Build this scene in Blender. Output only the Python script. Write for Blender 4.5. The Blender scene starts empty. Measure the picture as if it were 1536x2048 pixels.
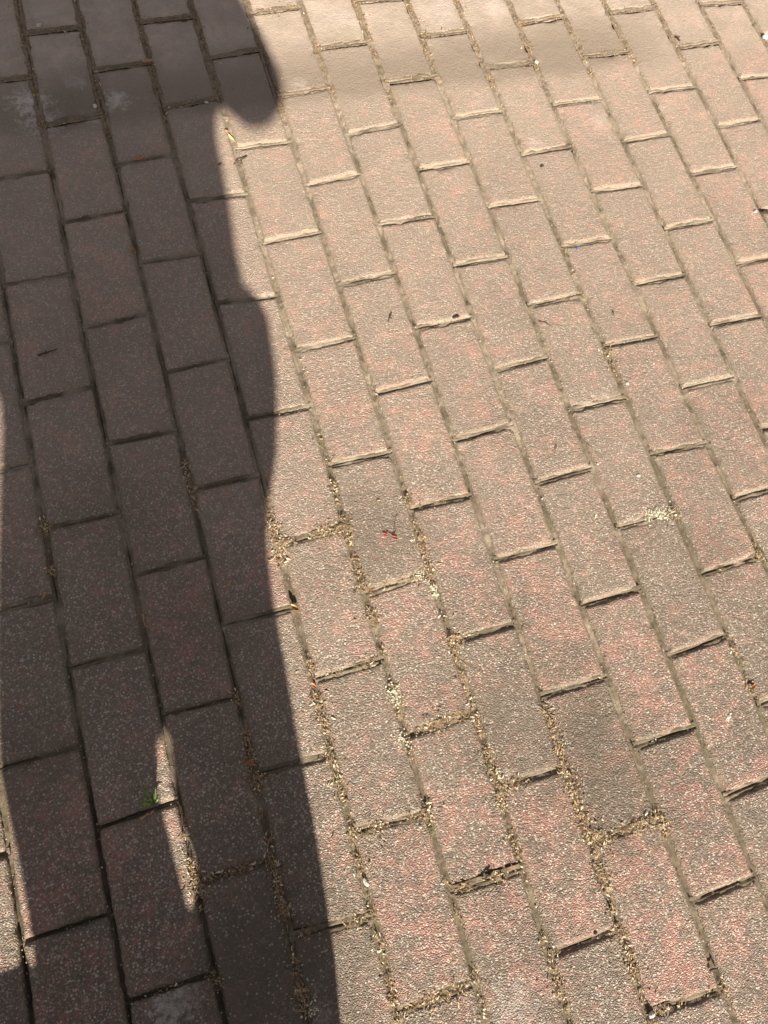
import bpy, bmesh, math, random
import numpy as np
from mathutils import Vector, Matrix
random.seed(7); rng = np.random.default_rng(7)
S = bpy.context.scene
COL = S.collection

# ------------------------------------------------------------------ camera
CAM_R = Matrix(((0.952087, 0.228189, -0.203483), (-0.279832, 0.917861, -0.281498), (0.121848, 0.325932, 0.937508)))
CAM_P = Vector((-0.666319, -1.110632, 1.055083))
F_PX = 1538.0
cd = bpy.data.cameras.new('camera'); cam = bpy.data.objects.new('camera', cd); COL.objects.link(cam)
def rodr(rx, ry, rz):
    r = np.array([rx, ry, rz]); t = np.linalg.norm(r); k = r / t
    K = np.array([[0, -k[2], k[1]], [k[2], 0, -k[0]], [-k[1], k[0], 0]])
    return np.eye(3) + math.sin(t) * K + (1 - math.cos(t)) * K @ K
RN = rodr(3.14266805e-01, -1.67607667e-01, -2.62360847e-01)
CAM_R = Matrix([list(r) for r in RN])
cam.matrix_world = Matrix.Translation(CAM_P) @ CAM_R.to_4x4()
cd.sensor_fit = 'VERTICAL'; cd.sensor_height = 24.0; cd.sensor_width = 18.0
cd.lens = F_PX / 2048 * 24.0
cd.clip_start = 0.01; cd.clip_end = 1000
S.camera = cam
CP = np.array(CAM_P)
def at(x, y, z=0.0):
    """ground point under a place of the pavement"""
    d = RN @ np.array([(x - 768) / F_PX, (1024 - y) / F_PX, -1.0])
    return CP + d * ((z - CP[2]) / d[2])

# ------------------------------------------------------------------ sky, sun, exposure
SUN_EL = math.radians(33.0); SUN_K = 0.11            # shadows fall along (0.11, 1)
az = math.atan(SUN_K)
w = bpy.data.worlds.new('World'); S.world = w; w.use_nodes = True
nt = w.node_tree; bg = nt.nodes['Background']
sky = nt.nodes.new('ShaderNodeTexSky'); sky.sky_type = 'NISHITA'; sky.sun_disc = False
sky.sun_elevation = SUN_EL; sky.sun_rotation = math.pi + az
sky.dust_density = 0.3; sky.air_density = 1.0; sky.ozone_density = 0.5
hs_ = nt.nodes.new('ShaderNodeHueSaturation'); hs_.inputs['Saturation'].default_value = .45      # thin white haze, phone white balance
nt.links.new(sky.outputs[0], hs_.inputs['Color'])
wb_ = nt.nodes.new('ShaderNodeMix'); wb_.data_type = 'RGBA'; wb_.blend_type = 'MULTIPLY'; wb_.inputs[0].default_value = 1; wb_.inputs[7].default_value = (1.0, .86, .78, 1)
nt.links.new(hs_.outputs[0], wb_.inputs[6])
nt.links.new(wb_.outputs[2], bg.inputs[0]); bg.inputs[1].default_value = 0.050
sd = bpy.data.lights.new('sun', 'SUN'); so = bpy.data.objects.new('sun', sd); COL.objects.link(so)
sd.energy = 5.0; sd.angle = math.radians(0.6); sd.color = (1.0, 0.915, 0.785)
to_sun = Vector((-math.sin(az) * math.cos(SUN_EL), -math.cos(az) * math.cos(SUN_EL), math.sin(SUN_EL)))
so.rotation_euler = to_sun.to_track_quat('Z', 'Y').to_euler(); so.location = (0, 0, 8)
S.view_settings.view_transform = 'Standard'; S.view_settings.look = 'None'
S.view_settings.gamma = 1.0; S.view_settings.use_curve_mapping = False
S.view_settings.exposure = 1.12

# ------------------------------------------------------------------ helpers
def tag(o, label=None, cat=None, group=None, kind=None):
    if label: o['label'] = label
    if cat: o['category'] = cat
    if group: o['group'] = group
    if kind: o['kind'] = kind
    return o
def empty(name, loc, label, cat, group=None):
    o = bpy.data.objects.new(name, None); COL.objects.link(o); o.location = loc
    o.empty_display_size = .05
    return tag(o, label, cat, group)
def link(name, me, parent=None, loc=None):
    o = bpy.data.objects.new(name, me); COL.objects.link(o)
    if parent is not None: o.parent = parent
    if loc is not None: o.location = loc
    return o
def mesh(name, V, F, mat=None, smooth=True, col=None, attrs=None):
    me = bpy.data.meshes.new(name)
    V = np.asarray(V, np.float32)
    if isinstance(F, np.ndarray):
        n, k = F.shape
        me.vertices.add(len(V)); me.vertices.foreach_set('co', V.ravel())
        me.loops.add(n * k); me.loops.foreach_set('vertex_index', F.astype(np.int32).ravel())
        me.polygons.add(n); me.polygons.foreach_set('loop_start', np.arange(0, n * k, k, dtype=np.int32))
        me.update(calc_edges=True); me.validate()
    else:
        me.from_pydata([tuple(map(float, v)) for v in V], [], F); me.update()
    me.polygons.foreach_set('use_smooth', np.full(len(me.polygons), smooth))
    if col is not None:
        a = me.color_attributes.new('Col', 'FLOAT_COLOR', 'POINT')
        a.data.foreach_set('color', np.c_[col, np.ones(len(col))].astype(np.float32).ravel())
    if attrs:
        for k_, v in attrs.items():
            a = me.attributes.new(k_, 'FLOAT', 'POINT'); a.data.foreach_set('value', np.asarray(v, np.float32))
    if mat: me.materials.append(mat)
    return me
def _h(ix, iy, s):
    n = (ix.astype(np.int64) * 374761393 + iy.astype(np.int64) * 668265263 + s * 1442695041) & 0x7fffffff
    n = ((n ^ (n >> 13)) * 1274126177) & 0x7fffffff
    n = (n ^ (n >> 16)) & 0x7fffffff
    return (n % 100003) / 100003.0
def vnoise(x, y, s=0):
    x = np.asarray(x, float); y = np.asarray(y, float)
    ix = np.floor(x); iy = np.floor(y); fx = x - ix; fy = y - iy
    fx = fx * fx * (3 - 2 * fx); fy = fy * fy * (3 - 2 * fy)
    a = _h(ix, iy, s); b = _h(ix + 1, iy, s); c = _h(ix, iy + 1, s); d = _h(ix + 1, iy + 1, s)
    return (a * (1 - fx) + b * fx) * (1 - fy) + (c * (1 - fx) + d * fx) * fy
def fbm(x, y, s=0, o=3):
    t = 0; a = .5; n = 0
    for i in range(o):
        t = t + a * vnoise(x * 2 ** i, y * 2 ** i, s + i * 17); n += a; a *= .5
    return t / n

# ------------------------------------------------------------------ materials
def new_mat(name):
    m = bpy.data.materials.new(name); m.use_nodes = True
    return m, m.node_tree, m.node_tree.nodes['Principled BSDF']
def N(t, typ, **kw):
    n = t.nodes.new(typ)
    for k, v in kw.items(): setattr(n, k, v)
    return n
def math_(t, op, a, b=None, c=None, clamp=False):
    n = N(t, 'ShaderNodeMath', operation=op, use_clamp=clamp)
    for i, v in enumerate((a, b, c)):
        if v is None: continue
        if isinstance(v, (int, float)): n.inputs[i].default_value = v
        else: t.links.new(v, n.inputs[i])
    return n.outputs[0]
def mix_(t, fac, a, b, blend='MIX'):
    n = N(t, 'ShaderNodeMix', data_type='RGBA', blend_type=blend)
    for i, v in ((0, fac), (6, a), (7, b)):
        if isinstance(v, (int, float)): n.inputs[i].default_value = v
        elif isinstance(v, tuple): n.inputs[i].default_value = (*v, 1)
        else: t.links.new(v, n.inputs[i])
    return n.outputs[2]
def ramp_(t, fac, stops, interp='LINEAR'):
    n = N(t, 'ShaderNodeValToRGB'); cr = n.color_ramp; cr.interpolation = interp
    while len(cr.elements) < len(stops): cr.elements.new(.5)
    for e, (p, c) in zip(cr.elements, stops):
        e.position = p; e.color = (*c, 1) if isinstance(c, tuple) else (c, c, c, 1)
    t.links.new(fac, n.inputs[0]); return n.outputs[0]
def noise_(t, vec, scale, detail=3, rough=.55, dist=0.0):
    n = N(t, 'ShaderNodeTexNoise'); n.inputs['Scale'].default_value = scale
    n.inputs['Detail'].default_value = detail; n.inputs['Roughness'].default_value = rough
    n.inputs['Distortion'].default_value = dist
    t.links.new(vec, n.inputs['Vector']); return n.outputs['Fac']
def smooth_(t, v, a, b):
    n = N(t, 'ShaderNodeMapRange', interpolation_type='SMOOTHSTEP')
    t.links.new(v, n.inputs[0]); n.inputs[1].default_value = a; n.inputs[2].default_value = b
    return n.outputs[0]

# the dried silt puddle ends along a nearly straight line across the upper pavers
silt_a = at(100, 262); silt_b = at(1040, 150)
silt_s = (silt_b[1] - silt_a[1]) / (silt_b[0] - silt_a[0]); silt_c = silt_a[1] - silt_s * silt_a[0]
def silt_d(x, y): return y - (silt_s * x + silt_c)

def paver_material():
    m, t, b = new_mat('worn_speckled_concrete')
    g = N(t, 'ShaderNodeNewGeometry').outputs['Position']
    sx = N(t, 'ShaderNodeSeparateXYZ'); t.links.new(g, sx.inputs[0])
    rnd = N(t, 'ShaderNodeObjectInfo').outputs['Random']
    edge = N(t, 'ShaderNodeAttribute', attribute_name='edge').outputs['Fac']
    red = N(t, 'ShaderNodeAttribute', attribute_name='red').outputs['Fac']
    mixed = N(t, 'ShaderNodeAttribute', attribute_name='grime').outputs['Fac']
    # distance above the silt line
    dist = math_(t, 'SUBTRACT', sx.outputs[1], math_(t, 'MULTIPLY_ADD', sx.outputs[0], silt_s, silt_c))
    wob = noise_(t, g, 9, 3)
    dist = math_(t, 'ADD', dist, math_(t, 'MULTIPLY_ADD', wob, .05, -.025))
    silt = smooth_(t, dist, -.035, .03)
    # grains
    wv = N(t, 'ShaderNodeTexVoronoi', feature='F1'); wv.inputs['Scale'].default_value = 520
    t.links.new(g, wv.inputs['Vector'])
    cellc = N(t, 'ShaderNodeSeparateColor'); t.links.new(wv.outputs['Color'], cellc.inputs[0])
    cell = cellc.outputs[0]
    wv2 = N(t, 'ShaderNodeTexVoronoi', feature='F1'); wv2.inputs['Scale'].default_value = 270
    t.links.new(g, wv2.inputs['Vector'])
    c2 = N(t, 'ShaderNodeSeparateColor'); t.links.new(wv2.outputs['Color'], c2.inputs[0])
    # paste colours
    n_red = noise_(t, g, 22, 4, .65); n_big = noise_(t, g, 6, 3, .5); n_mid = noise_(t, g, 60, 4, .6)
    n_spk = noise_(t, g, 230, 3, .6)
    redm = math_(t, 'ADD', math_(t, 'MULTIPLY_ADD', n_red, 1.25, -.28), math_(t, 'MULTIPLY_ADD', red, .22, .03))
    redm = math_(t, 'ADD', redm, math_(t, 'MULTIPLY_ADD', n_mid, 1.1, -.55))
    redm = math_(t, 'ADD', redm, math_(t, 'MULTIPLY_ADD', n_spk, .9, -.45))
    redm = smooth_(t, redm, .36, .80)
    paste = mix_(t, redm, (.155, .119, .088), (.41, .178, .138))
    paste = mix_(t, math_(t, 'MULTIPLY', n_mid, .45), paste, (.26, .21, .16))
    # grain colours : dark pits, buff grains, white quartz with sparkle glints painted in
    gcol = ramp_(t, cell, [(0, (.030, .025, .020)), (.22, (.055, .043, .034)), (.40, (.16, .115, .088)), (.70, (.22, .165, .125)), (.84, (.50, .41, .32)), (1.0, (1.0, .92, .78))])
    col = mix_(t, .34, paste, gcol)
    big = math_(t, 'MULTIPLY', math_(t, 'GREATER_THAN', c2.outputs[1], .80), math_(t, 'LESS_THAN', wv2.outputs['Distance'], .36))
    col = mix_(t, math_(t, 'MULTIPLY', big, .52), col, (.70, .62, .52))
    # overall tone per paver and slow blotches
    tone = math_(t, 'ADD', math_(t, 'MULTIPLY_ADD', rnd, .10, .95), math_(t, 'MULTIPLY_ADD', n_big, .5, -.25))
    tn = N(t, 'ShaderNodeCombineColor')
    for i in range(3): t.links.new(tone, tn.inputs[i])
    col = mix_(t, 1.0, col, tn.outputs[0], 'MULTIPLY')
    col = mix_(t, math_(t, 'MULTIPLY', mixed, .22), col, (.120, .098, .068))
    # dusty film; its lightening towards the upper pavers paints in sheen and glare
    dn = noise_(t, g, 4.2, 4, .6)
    du = math_(t, 'MULTIPLY_ADD', sx.outputs[1], .56, .70)
    du = math_(t, 'ADD', du, math_(t, 'MULTIPLY_ADD', dn, .5, -.25))
    du = math_(t, 'MULTIPLY', du, 1, clamp=True)
    dust_glare = math_(t, 'MULTIPLY', du, .80)
    dcol = mix_(t, redm, (.53, .415, .33), (.69, .45, .36))
    dcol = mix_(t, math_(t, 'MULTIPLY', n_mid, .6), dcol, (.45, .36, .28))
    col = mix_(t, dust_glare, col, dcol)
    # worn pale arris
    em = math_(t, 'MULTIPLY', edge, math_(t, 'MULTIPLY_ADD', n_mid, 1.1, .0))
    col = mix_(t, math_(t, 'MULTIPLY', em, .62, clamp=True), col, (.25, .205, .14))
    # silt: smooth grey-brown skin with a darker band along its lower edge
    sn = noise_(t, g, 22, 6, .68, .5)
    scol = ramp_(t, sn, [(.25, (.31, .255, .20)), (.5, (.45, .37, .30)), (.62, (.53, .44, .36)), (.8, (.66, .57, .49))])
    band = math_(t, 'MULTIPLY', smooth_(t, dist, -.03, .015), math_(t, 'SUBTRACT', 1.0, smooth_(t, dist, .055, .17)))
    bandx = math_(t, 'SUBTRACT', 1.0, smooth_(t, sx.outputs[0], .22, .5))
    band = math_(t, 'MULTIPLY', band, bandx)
    
    sd_ = math_(t, 'MULTIPLY', silt, math_(t, 'MULTIPLY_ADD', noise_(t, g, 30, 3), .9, .18, clamp=True))
    sd_ = math_(t, 'MULTIPLY', sd_, math_(t, 'MULTIPLY_ADD', bandx, .45, .45))
    col = mix_(t, sd_, col, scol)
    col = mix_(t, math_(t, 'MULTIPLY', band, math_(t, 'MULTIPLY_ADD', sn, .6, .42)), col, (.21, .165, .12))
    # white bloom patches
    for (px, py, r, a) in BLOOMS:
        q = at(px, py)
        dv = N(t, 'ShaderNodeVectorMath', operation='DISTANCE'); t.links.new(g, dv.inputs[0]); dv.inputs[1].default_value = tuple(q)
        dd = math_(t, 'ADD', dv.outputs['Value'], math_(t, 'MULTIPLY_ADD', noise_(t, g, 85, 7, .85, .25), r * 4.2, -r * 1.9))
        bm_ = math_(t, 'SUBTRACT', 1.0, smooth_(t, dd, r * .15, r))
        col = mix_(t, math_(t, 'MULTIPLY', bm_, a), col, (.60, .54, .49))
    for (px, py, r, a) in GRIME_AND_SHADE:  # dirt stains; near the bottom left also the shadow's darker core, painted in
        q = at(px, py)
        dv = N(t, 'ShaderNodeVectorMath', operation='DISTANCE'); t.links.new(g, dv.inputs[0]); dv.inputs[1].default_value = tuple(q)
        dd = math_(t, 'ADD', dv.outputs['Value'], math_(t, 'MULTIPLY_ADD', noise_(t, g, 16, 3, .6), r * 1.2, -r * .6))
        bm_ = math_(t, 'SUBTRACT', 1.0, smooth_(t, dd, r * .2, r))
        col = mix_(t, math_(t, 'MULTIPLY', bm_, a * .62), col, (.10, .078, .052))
    col = mix_(t, math_(t, 'MULTIPLY', big, math_(t, 'SUBTRACT', .30, math_(t, 'MULTIPLY', sd_, .3))), col, (.66, .58, .48))
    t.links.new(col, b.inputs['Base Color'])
    b.inputs['Roughness'].default_value = .62
    b.inputs['Specular IOR Level'].default_value = .45
    # relief
    h1 = math_(t, 'MULTIPLY', math_(t, 'SUBTRACT', .6, wv.outputs['Distance']), math_(t, 'MULTIPLY_ADD', cell, .9, .35))
    h2 = math_(t, 'MULTIPLY', noise_(t, g, 900, 2), .35)
    h3 = math_(t, 'MULTIPLY', noise_(t, g, 130, 3), 1.0)
    h = math_(t, 'ADD', math_(t, 'ADD', math_(t, 'ADD', h1, h2), h3), math_(t, 'MULTIPLY', big, .35))
    k = math_(t, 'SUBTRACT', 1.0, math_(t, 'MULTIPLY', sd_, .5))
    k = math_(t, 'MULTIPLY', k, math_(t, 'SUBTRACT', 1.0, math_(t, 'MULTIPLY', dust_glare, .42)))
    h = math_(t, 'MULTIPLY', h, k)
    bp = N(t, 'ShaderNodeBump'); bp.inputs['Strength'].default_value = 1.0; bp.inputs['Distance'].default_value = .0019
    t.links.new(h, bp.inputs['Height']); t.links.new(bp.outputs[0], b.inputs['Normal'])
    return m
BLOOMS = [(62, 205, .050, .95), (85, 245, .055, .8), (232, 200, .035, .75), (150, 165, .03, .4), (190, 235, .03, .4), (75, 25, .03, .3), (210, 15, .05, .3), (680, 35, .05, .35),
          (990, 15, .05, .35), (340, 2015, .035, .75), (372, 1990, .03, .7), (330, 2042, .03, .6), (1200, 243, .035, .35), (1068, 285, .02, .4),
          (600, 170, .02, .4), (1015, 1545, .01, .4), (1030, 2015, .05, .25), (480, 60, .04, .2), (890, 20, .06, .3), (640, 2030, .02, .4)]
GRIME_AND_SHADE = [(60, 1480, .10, .45), (760, 1060, .07, .25), (600, 1150, .09, .22), (1190, 1480, .13, .45), (1240, 1600, .10, .40), (1230, 1720, .07, .35), (1260, 1090, .06, .25), (730, 1060, .10, .3), (100, 240, .08, .35),
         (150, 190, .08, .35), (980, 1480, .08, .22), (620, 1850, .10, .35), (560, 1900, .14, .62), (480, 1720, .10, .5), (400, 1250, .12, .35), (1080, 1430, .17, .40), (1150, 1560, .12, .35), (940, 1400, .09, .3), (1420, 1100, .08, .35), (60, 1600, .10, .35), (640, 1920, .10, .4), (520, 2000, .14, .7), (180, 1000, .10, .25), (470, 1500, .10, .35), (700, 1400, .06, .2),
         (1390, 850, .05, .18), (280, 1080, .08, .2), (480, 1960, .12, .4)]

def attr_mat(name, rough=.8, spec=.3, bump=0.0, scale=900, trans=0.0):
    m, t, b = new_mat(name)
    c = N(t, 'ShaderNodeAttribute', attribute_name='Col')
    g = N(t, 'ShaderNodeNewGeometry').outputs['Position']
    n = noise_(t, g, scale, 3)
    col = mix_(t, math_(t, 'MULTIPLY', n, .7), c.outputs['Color'], (.05, .04, .03), 'MIX') if bump else c.outputs['Color']
    t.links.new(col, b.inputs['Base Color']); b.inputs['Roughness'].default_value = rough
    b.inputs['Specular IOR Level'].default_value = spec
    if bump:
        bp = N(t, 'ShaderNodeBump'); bp.inputs['Distance'].default_value = bump; t.links.new(n, bp.inputs['Height'])
        t.links.new(bp.outputs[0], b.inputs['Normal'])
    return m
def plain(name, c, rough=.6, spec=.4, var=.25, scale=400, bump=.0002, metallic=0, c2=None):
    m, t, b = new_mat(name)
    g = N(t, 'ShaderNodeTexCoord').outputs['Object']
    n = noise_(t, g, scale, 3)
    col = mix_(t, ramp_(t, n, [(.35, 0.0), (.65, 1.0)]), c, c2 or tuple(v * (1 - var) for v in c))
    t.links.new(col, b.inputs['Base Color'])
    b.inputs['Roughness'].default_value = rough; b.inputs['Specular IOR Level'].default_value = spec; b.inputs['Metallic'].default_value = metallic
    bp = N(t, 'ShaderNodeBump'); bp.inputs['Distance'].default_value = bump; t.links.new(n, bp.inputs['Height'])
    t.links.new(bp.outputs[0], b.inputs['Normal'])
    return m
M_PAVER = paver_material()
M_FILL = attr_mat('joint_fill_sand', .9, .15, .0008, 1100)
M_LITTER = attr_mat('dry_litter', .6, .35)
M_BED = plain('bedding_sand', (.20, .165, .12), .95, .1, .5, 60, .003)

# ------------------------------------------------------------------ the lay of the pavers
# lane -> first joint number and the ends of its cross joints
LANES = {
 0: (0, [(978,136,1065,126),(1048,307,1142,292),(1124,491,1224,476),(1213,690,1312,673),(1310,907,1407,887),(1407,1146,1518,1112)]),
 1: (-.5, [(1042,47,1124,32),(1110,208,1203,196),(1187,382,1280,370),(1276,567,1371,549),(1366,775,1467,752)]),
 2: (0, [(1171,112,1256,103),(1251,282,1337,267),(1334,457,1424,439),(1425,650,1520,630)]),
 3: (-.5, [(1224,25,1307,15),(1302,183,1391,173),(1387,348,1472,333)]),
 4: (0, [(1357,95,1436,83),(1437,252,1521,238)]),
 5: (-.5, [(1404,8,1481,3)]),
 -1: (-.5, [(845,73,929,62),(914,235,1004,220),(985,412,1083,397),(1061,609,1160,588),(1144,819,1247,795),(1237,1054,1350,1025),(1337,1312,1451,1271)]),
 -2: (0, [(779,163,870,153),(839,338,939,322),(912,530,1015,512),(992,740,1092,715),(1074,965,1177,935),(1164,1212,1286,1176),(1277,1491,1387,1454),(1387,1804,1507,1756)]),
 -3: (-.5, [(635,96,732,84),(697,267,799,248),(764,448,865,432),(832,655,945,634),(910,880,1024,849),(992,1119,1109,1087),(1084,1392,1216,1352),(1187,1683,1319,1639),(1307,2026,1441,1983)]),
 -4: (0, [(559,193,655,177),(615,370,725,347),(682,569,792,544),(750,787,860,760),(829,1015,942,990),(912,1281,1028,1247),(1005,1573,1124,1536),(1104,1909,1237,1858)]),
 -5: (-.5, [(422,115,521,98),(473,295,579,281),(525,485,639,463),(597,699,707,675),(662,929,777,904),(735,1186,859,1144),(819,1469,945,1424),(900,1784,1036,1739)]),
 -6: (-1, [(287,43,383,32),(327,217,437,197),(377,400,493,387),(430,605,547,592),(492,837,619,812),(567,1087,685,1054),(635,1357,769,1317),(712,1663,855,1626),(799,2023,942,1964)]),
 -7: (-.5, [(190,140,298,125),(233,325,343,307),(282,525,400,507),(328,744,450,715),(393,977,525,948),(447,1252,584,1214),(507,1550,650,1512),(587,1873,742,1836)]),
 -8: (-1, [(53,67,157,55),(92,250,204,230),(130,443,250,420),(170,655,295,627),(220,887,348,862),(273,1152,412,1114),(327,1429,467,1397),(410,1759,545,1720)]),
 -9: (1.5, [(13,567,138,545),(53,802,183,772),(97,1054,230,1027),(147,1334,290,1297),(198,1656,338,1606),(258,2004,420,1950)]),
 -10: (6, [(52,1883,218,1829)]),
}
lane_pts = {}; joint_y = {}
for c, (m0, L) in LANES.items():
    for i, (x0, y0, x1, y1) in enumerate(L):
        a = at(x0, y0); b = at(x1, y1)
        lane_pts.setdefault(c, []).append((a[0], a[1], 'l')); lane_pts.setdefault(c + 1, []).append((b[0], b[1], 'r'))
        joint_y[(c, m0 + i)] = (a[1], b[1])
line_fit = {}
for k, P in lane_pts.items():
    P = sorted(P, key=lambda p: p[1]); xs = np.array([p[0] + (-.0065 if p[2] == 'l' else .0065) for p in P]); ys = np.array([p[1] for p in P])
    if len(P) >= 5: co = np.polyfit(ys, xs, 2 if len(P) >= 10 else 1)
    else: co = np.array([xs.mean()])
    line_fit[k] = (co, ys.min(), ys.max())
def line_x(k, y):
    y = np.asarray(y, float)
    if k in line_fit:
        co, a, b = line_fit[k]
        yc = np.clip(y, a - .05, b + .05)
        return np.polyval(co, yc)
    kk = min(line_fit, key=lambda q: abs(q - k)); co, a, b = line_fit[kk]
    return np.polyval(co, np.clip(y, a, b)) + (k - kk) * .1
def cross(c, m):
    """y of the cross joint m of lane c at its left and right end"""
    if (c, m) in joint_y: return joint_y[(c, m)]
    mine = [q for (cc, q) in joint_y if cc == c]
    if mine:
        q = min(mine, key=lambda v: abs(v - m)); a = joint_y[(c, q)]
        return a[0] - (m - q) * .2, a[1] - (m - q) * .2
    h = (_h(np.array([c + 50]), np.array([int(m * 2) + 90]), 3)[0] - .5) * .004
    return -m * .2 + h, -m * .2 + h

# the setting: the bedding under the pavers, out to the horizon
n = 61
gx = np.sinh(np.linspace(-5.2, 5.2, n)) * 3.3; X, Y = np.meshgrid(gx, gx); 
V = np.c_[X.ravel(), Y.ravel(), np.full(X.size, -.062)]
I = np.arange(n * n).reshape(n, n); Fq = np.stack([I[:-1, :-1], I[:-1, 1:], I[1:, 1:], I[1:, :-1]], -1).reshape(-1, 4)
pavement = link('pavement', mesh('pavement', V, Fq, M_BED)); tag(pavement, kind='structure')

def axis(L, d):
    """sample positions along a side: close at both arrises"""
    e = np.array([0, .0009, .0020, .0034, .0052, .0080])
    n = max(2, int((L - .016) / d)); mid = np.linspace(.0080, L - .0080, n + 1)[1:-1]
    return np.concatenate([e, mid, L - e[::-1]])
def paver_mesh(c, m, fine):
    """one paver between cross joints m (far) and m+1 (near); returns verts in world coordinates"""
    yt = cross(c, m); yb = cross(c, m + 1)
    sd_ = int((c + 40) * 97 + (m + 20) * 2 * 13)
    r = np.random.default_rng(sd_)
    g = .0032 + r.uniform(-.0006, .0010); gc = .0027 + r.uniform(-.0006, .0010)
    Lx, Ly = .1, .2
    if fine == 2: sx, sy = axis(Lx, .0045), axis(Ly, .0045)
    elif fine == 1: sx, sy = axis(Lx, .02), axis(Ly, .03)
    else: sx, sy = np.array([0, .004, Lx - .004, Lx]), np.array([0, .004, Ly - .004, Ly])
    SX, SY = np.meshgrid(sx, sy)
    u = SX / Lx; v = SY / Ly                                    # v 0 = near end
    yl = yb[0] + (yt[0] - yb[0]) * v; yr = yb[1] + (yt[1] - yb[1]) * v
    Yw = yl + (yr - yl) * u
    xl = line_x(c, Yw) + g; xr = line_x(c + 1, Yw) - g
    Xw = xl + (xr - xl) * u
    Yw = Yw + gc * (1 - 2 * v)
    dx = np.minimum(SX, Lx - SX); dy = np.minimum(SY, Ly - SY); d = np.minimum(dx, dy)
    # corner rounding and wavy worn arrises
    rc = .006
    ex = np.clip(rc - dx, 0, rc); ey = np.clip(rc - dy, 0, rc); corner = np.clip(np.hypot(ex, ey) - rc, 0, rc)
    near = np.exp(-d / .006)
    sgx = np.where(SX < Lx / 2, 1, -1) * (dx <= dy); sgy = np.where(SY < Ly / 2, 1, -1) * (dy < dx)
    wob = (fbm(Xw * 30 + 7, Yw * 30 + sd_, 3) - .5) * .0014 + (fbm(Xw * 90 + 7, Yw * 90 + sd_, 5) - .5) * .0012 + (fbm(Xw * 300, Yw * 300, 9, 2) - .5) * .0022
    Xw = Xw + sgx * near * wob; Yw = Yw + sgy * near * wob
    cx = np.where(SX < Lx / 2, 1, -1); cy = np.where(SY < Ly / 2, 1, -1)
    Xw += cx * corner * .35; Yw += cy * corner * .35
    ch = np.where(dy < dx, .0050, .0044) * (1 + (fbm(Xw * 110, Yw * 110, 21, 2) - .5) * .7)
    q = np.clip(1 - d / ch, 0, 1)
    z = -np.where(dy < dx, .0038, .0040) * q ** 1.35 - corner * .7
    z += (fbm(Xw * 25, Yw * 25, 31) - .5) * .0010 + (fbm(Xw * 180, Yw * 180, 37, 2) - .5) * .0005
    chip = np.clip(fbm(Xw * 55 + 3, Yw * 55 - 9, 41, 3) - .62, 0, 1) * np.exp(-d / .007)
    z -= chip * .022
    # tilt and seat of this paver
    z += r.normal(0, .00045) + (u - .5) * r.normal(0, .0007) + (v - .5) * r.normal(0, .0011)
    ny, nx = SX.shape
    V = np.stack([Xw, Yw, z], -1).reshape(-1, 3)
    I = np.arange(nx * ny).reshape(ny, nx)
    F = np.stack([I[:-1, :-1], I[:-1, 1:], I[1:, 1:], I[1:, :-1]], -1).reshape(-1, 4)
    ring = np.concatenate([I[0, :], I[1:, -1], I[-1, -2::-1], I[-2:0:-1, 0]])
    W = V[ring].copy(); W[:, 2] = -.060; k = len(V); R2 = np.arange(k, k + len(ring)); nx_ = np.roll(np.arange(len(ring)), -1)
    F2 = np.stack([ring, R2, R2[nx_], ring[nx_]], -1)
    V = np.r_[V, W]; F = np.r_[F, F2]
    eg = (np.exp(-np.clip(d - .002, 0, 1) / .0055) * np.clip(.5 + 1.1 * fbm(Xw * 35, Yw * 35, 55), 0, 1.3)).ravel(); eg = np.r_[eg, np.ones(len(ring))]
    return V, F, eg, r
def visible(c, m):
    x = (line_x(c, -m * .2 - .1) + .05); P = np.array([float(x), -m * .2 - .1, 0]) - CP
    q = RN.T @ P; px = 768 + F_PX * q[0] / -q[2]; py = 1024 - F_PX * q[1] / -q[2]
    return q[2] < 0 and -130 < px < 1666 and -190 < py < 2260
RED = {}      # reddish pavers and how red (place on the pavement, amount)
for px, py, a in [(210,600,.75),(380,640,.5),(590,1260,.45),(390,1130,.6),(360,1280,.75),(100,1790,.85),(270,1790,.65),(20,1750,1.0),(130,1930,.75),
                  (560,1620,.3),(440,820,.4),(740,610,.45),(860,560,.5),(780,840,.55),(660,760,.5),(930,760,.5),(980,930,.55),(1040,650,.45),(1090,680,.35),(1160,560,.35),
                  (1060,1170,.8),(1230,1250,.75),(1300,1420,.6),(1410,1390,.6),(1370,1560,.8),(1450,1690,.8),(1400,1060,.7),(1460,560,.6),(1500,600,.8),(1480,400,.6),
                  (880,1120,.55),(1190,900,.45),(820,1250,.7),(780,1620,.6),(960,1640,.7),(1110,1680,.85),(1320,1830,.9),(860,1900,.75),(960,2030,.5),(1480,1900,.7),
                  (1310,770,.5),(1140,1800,.6),(620,950,.45),(1220,330,.5),(1290,230,.4),(1480,300,.7),(1520,220,.7),(1380,250,.5),(730,190,.3),(1470,780,.5),(1500,900,.65),(1340,1700,.7),
                  (1060,1030,.5),(700,1640,.3),(1010,390,.4),(905,430,.35),(870,370,.3),(690,540,.35)]:
    q = at(px, py); RED[(px, py)] = (q[0], q[1], a)
RP = np.array(list(RED.values()))
count = 0; rest = []
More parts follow.
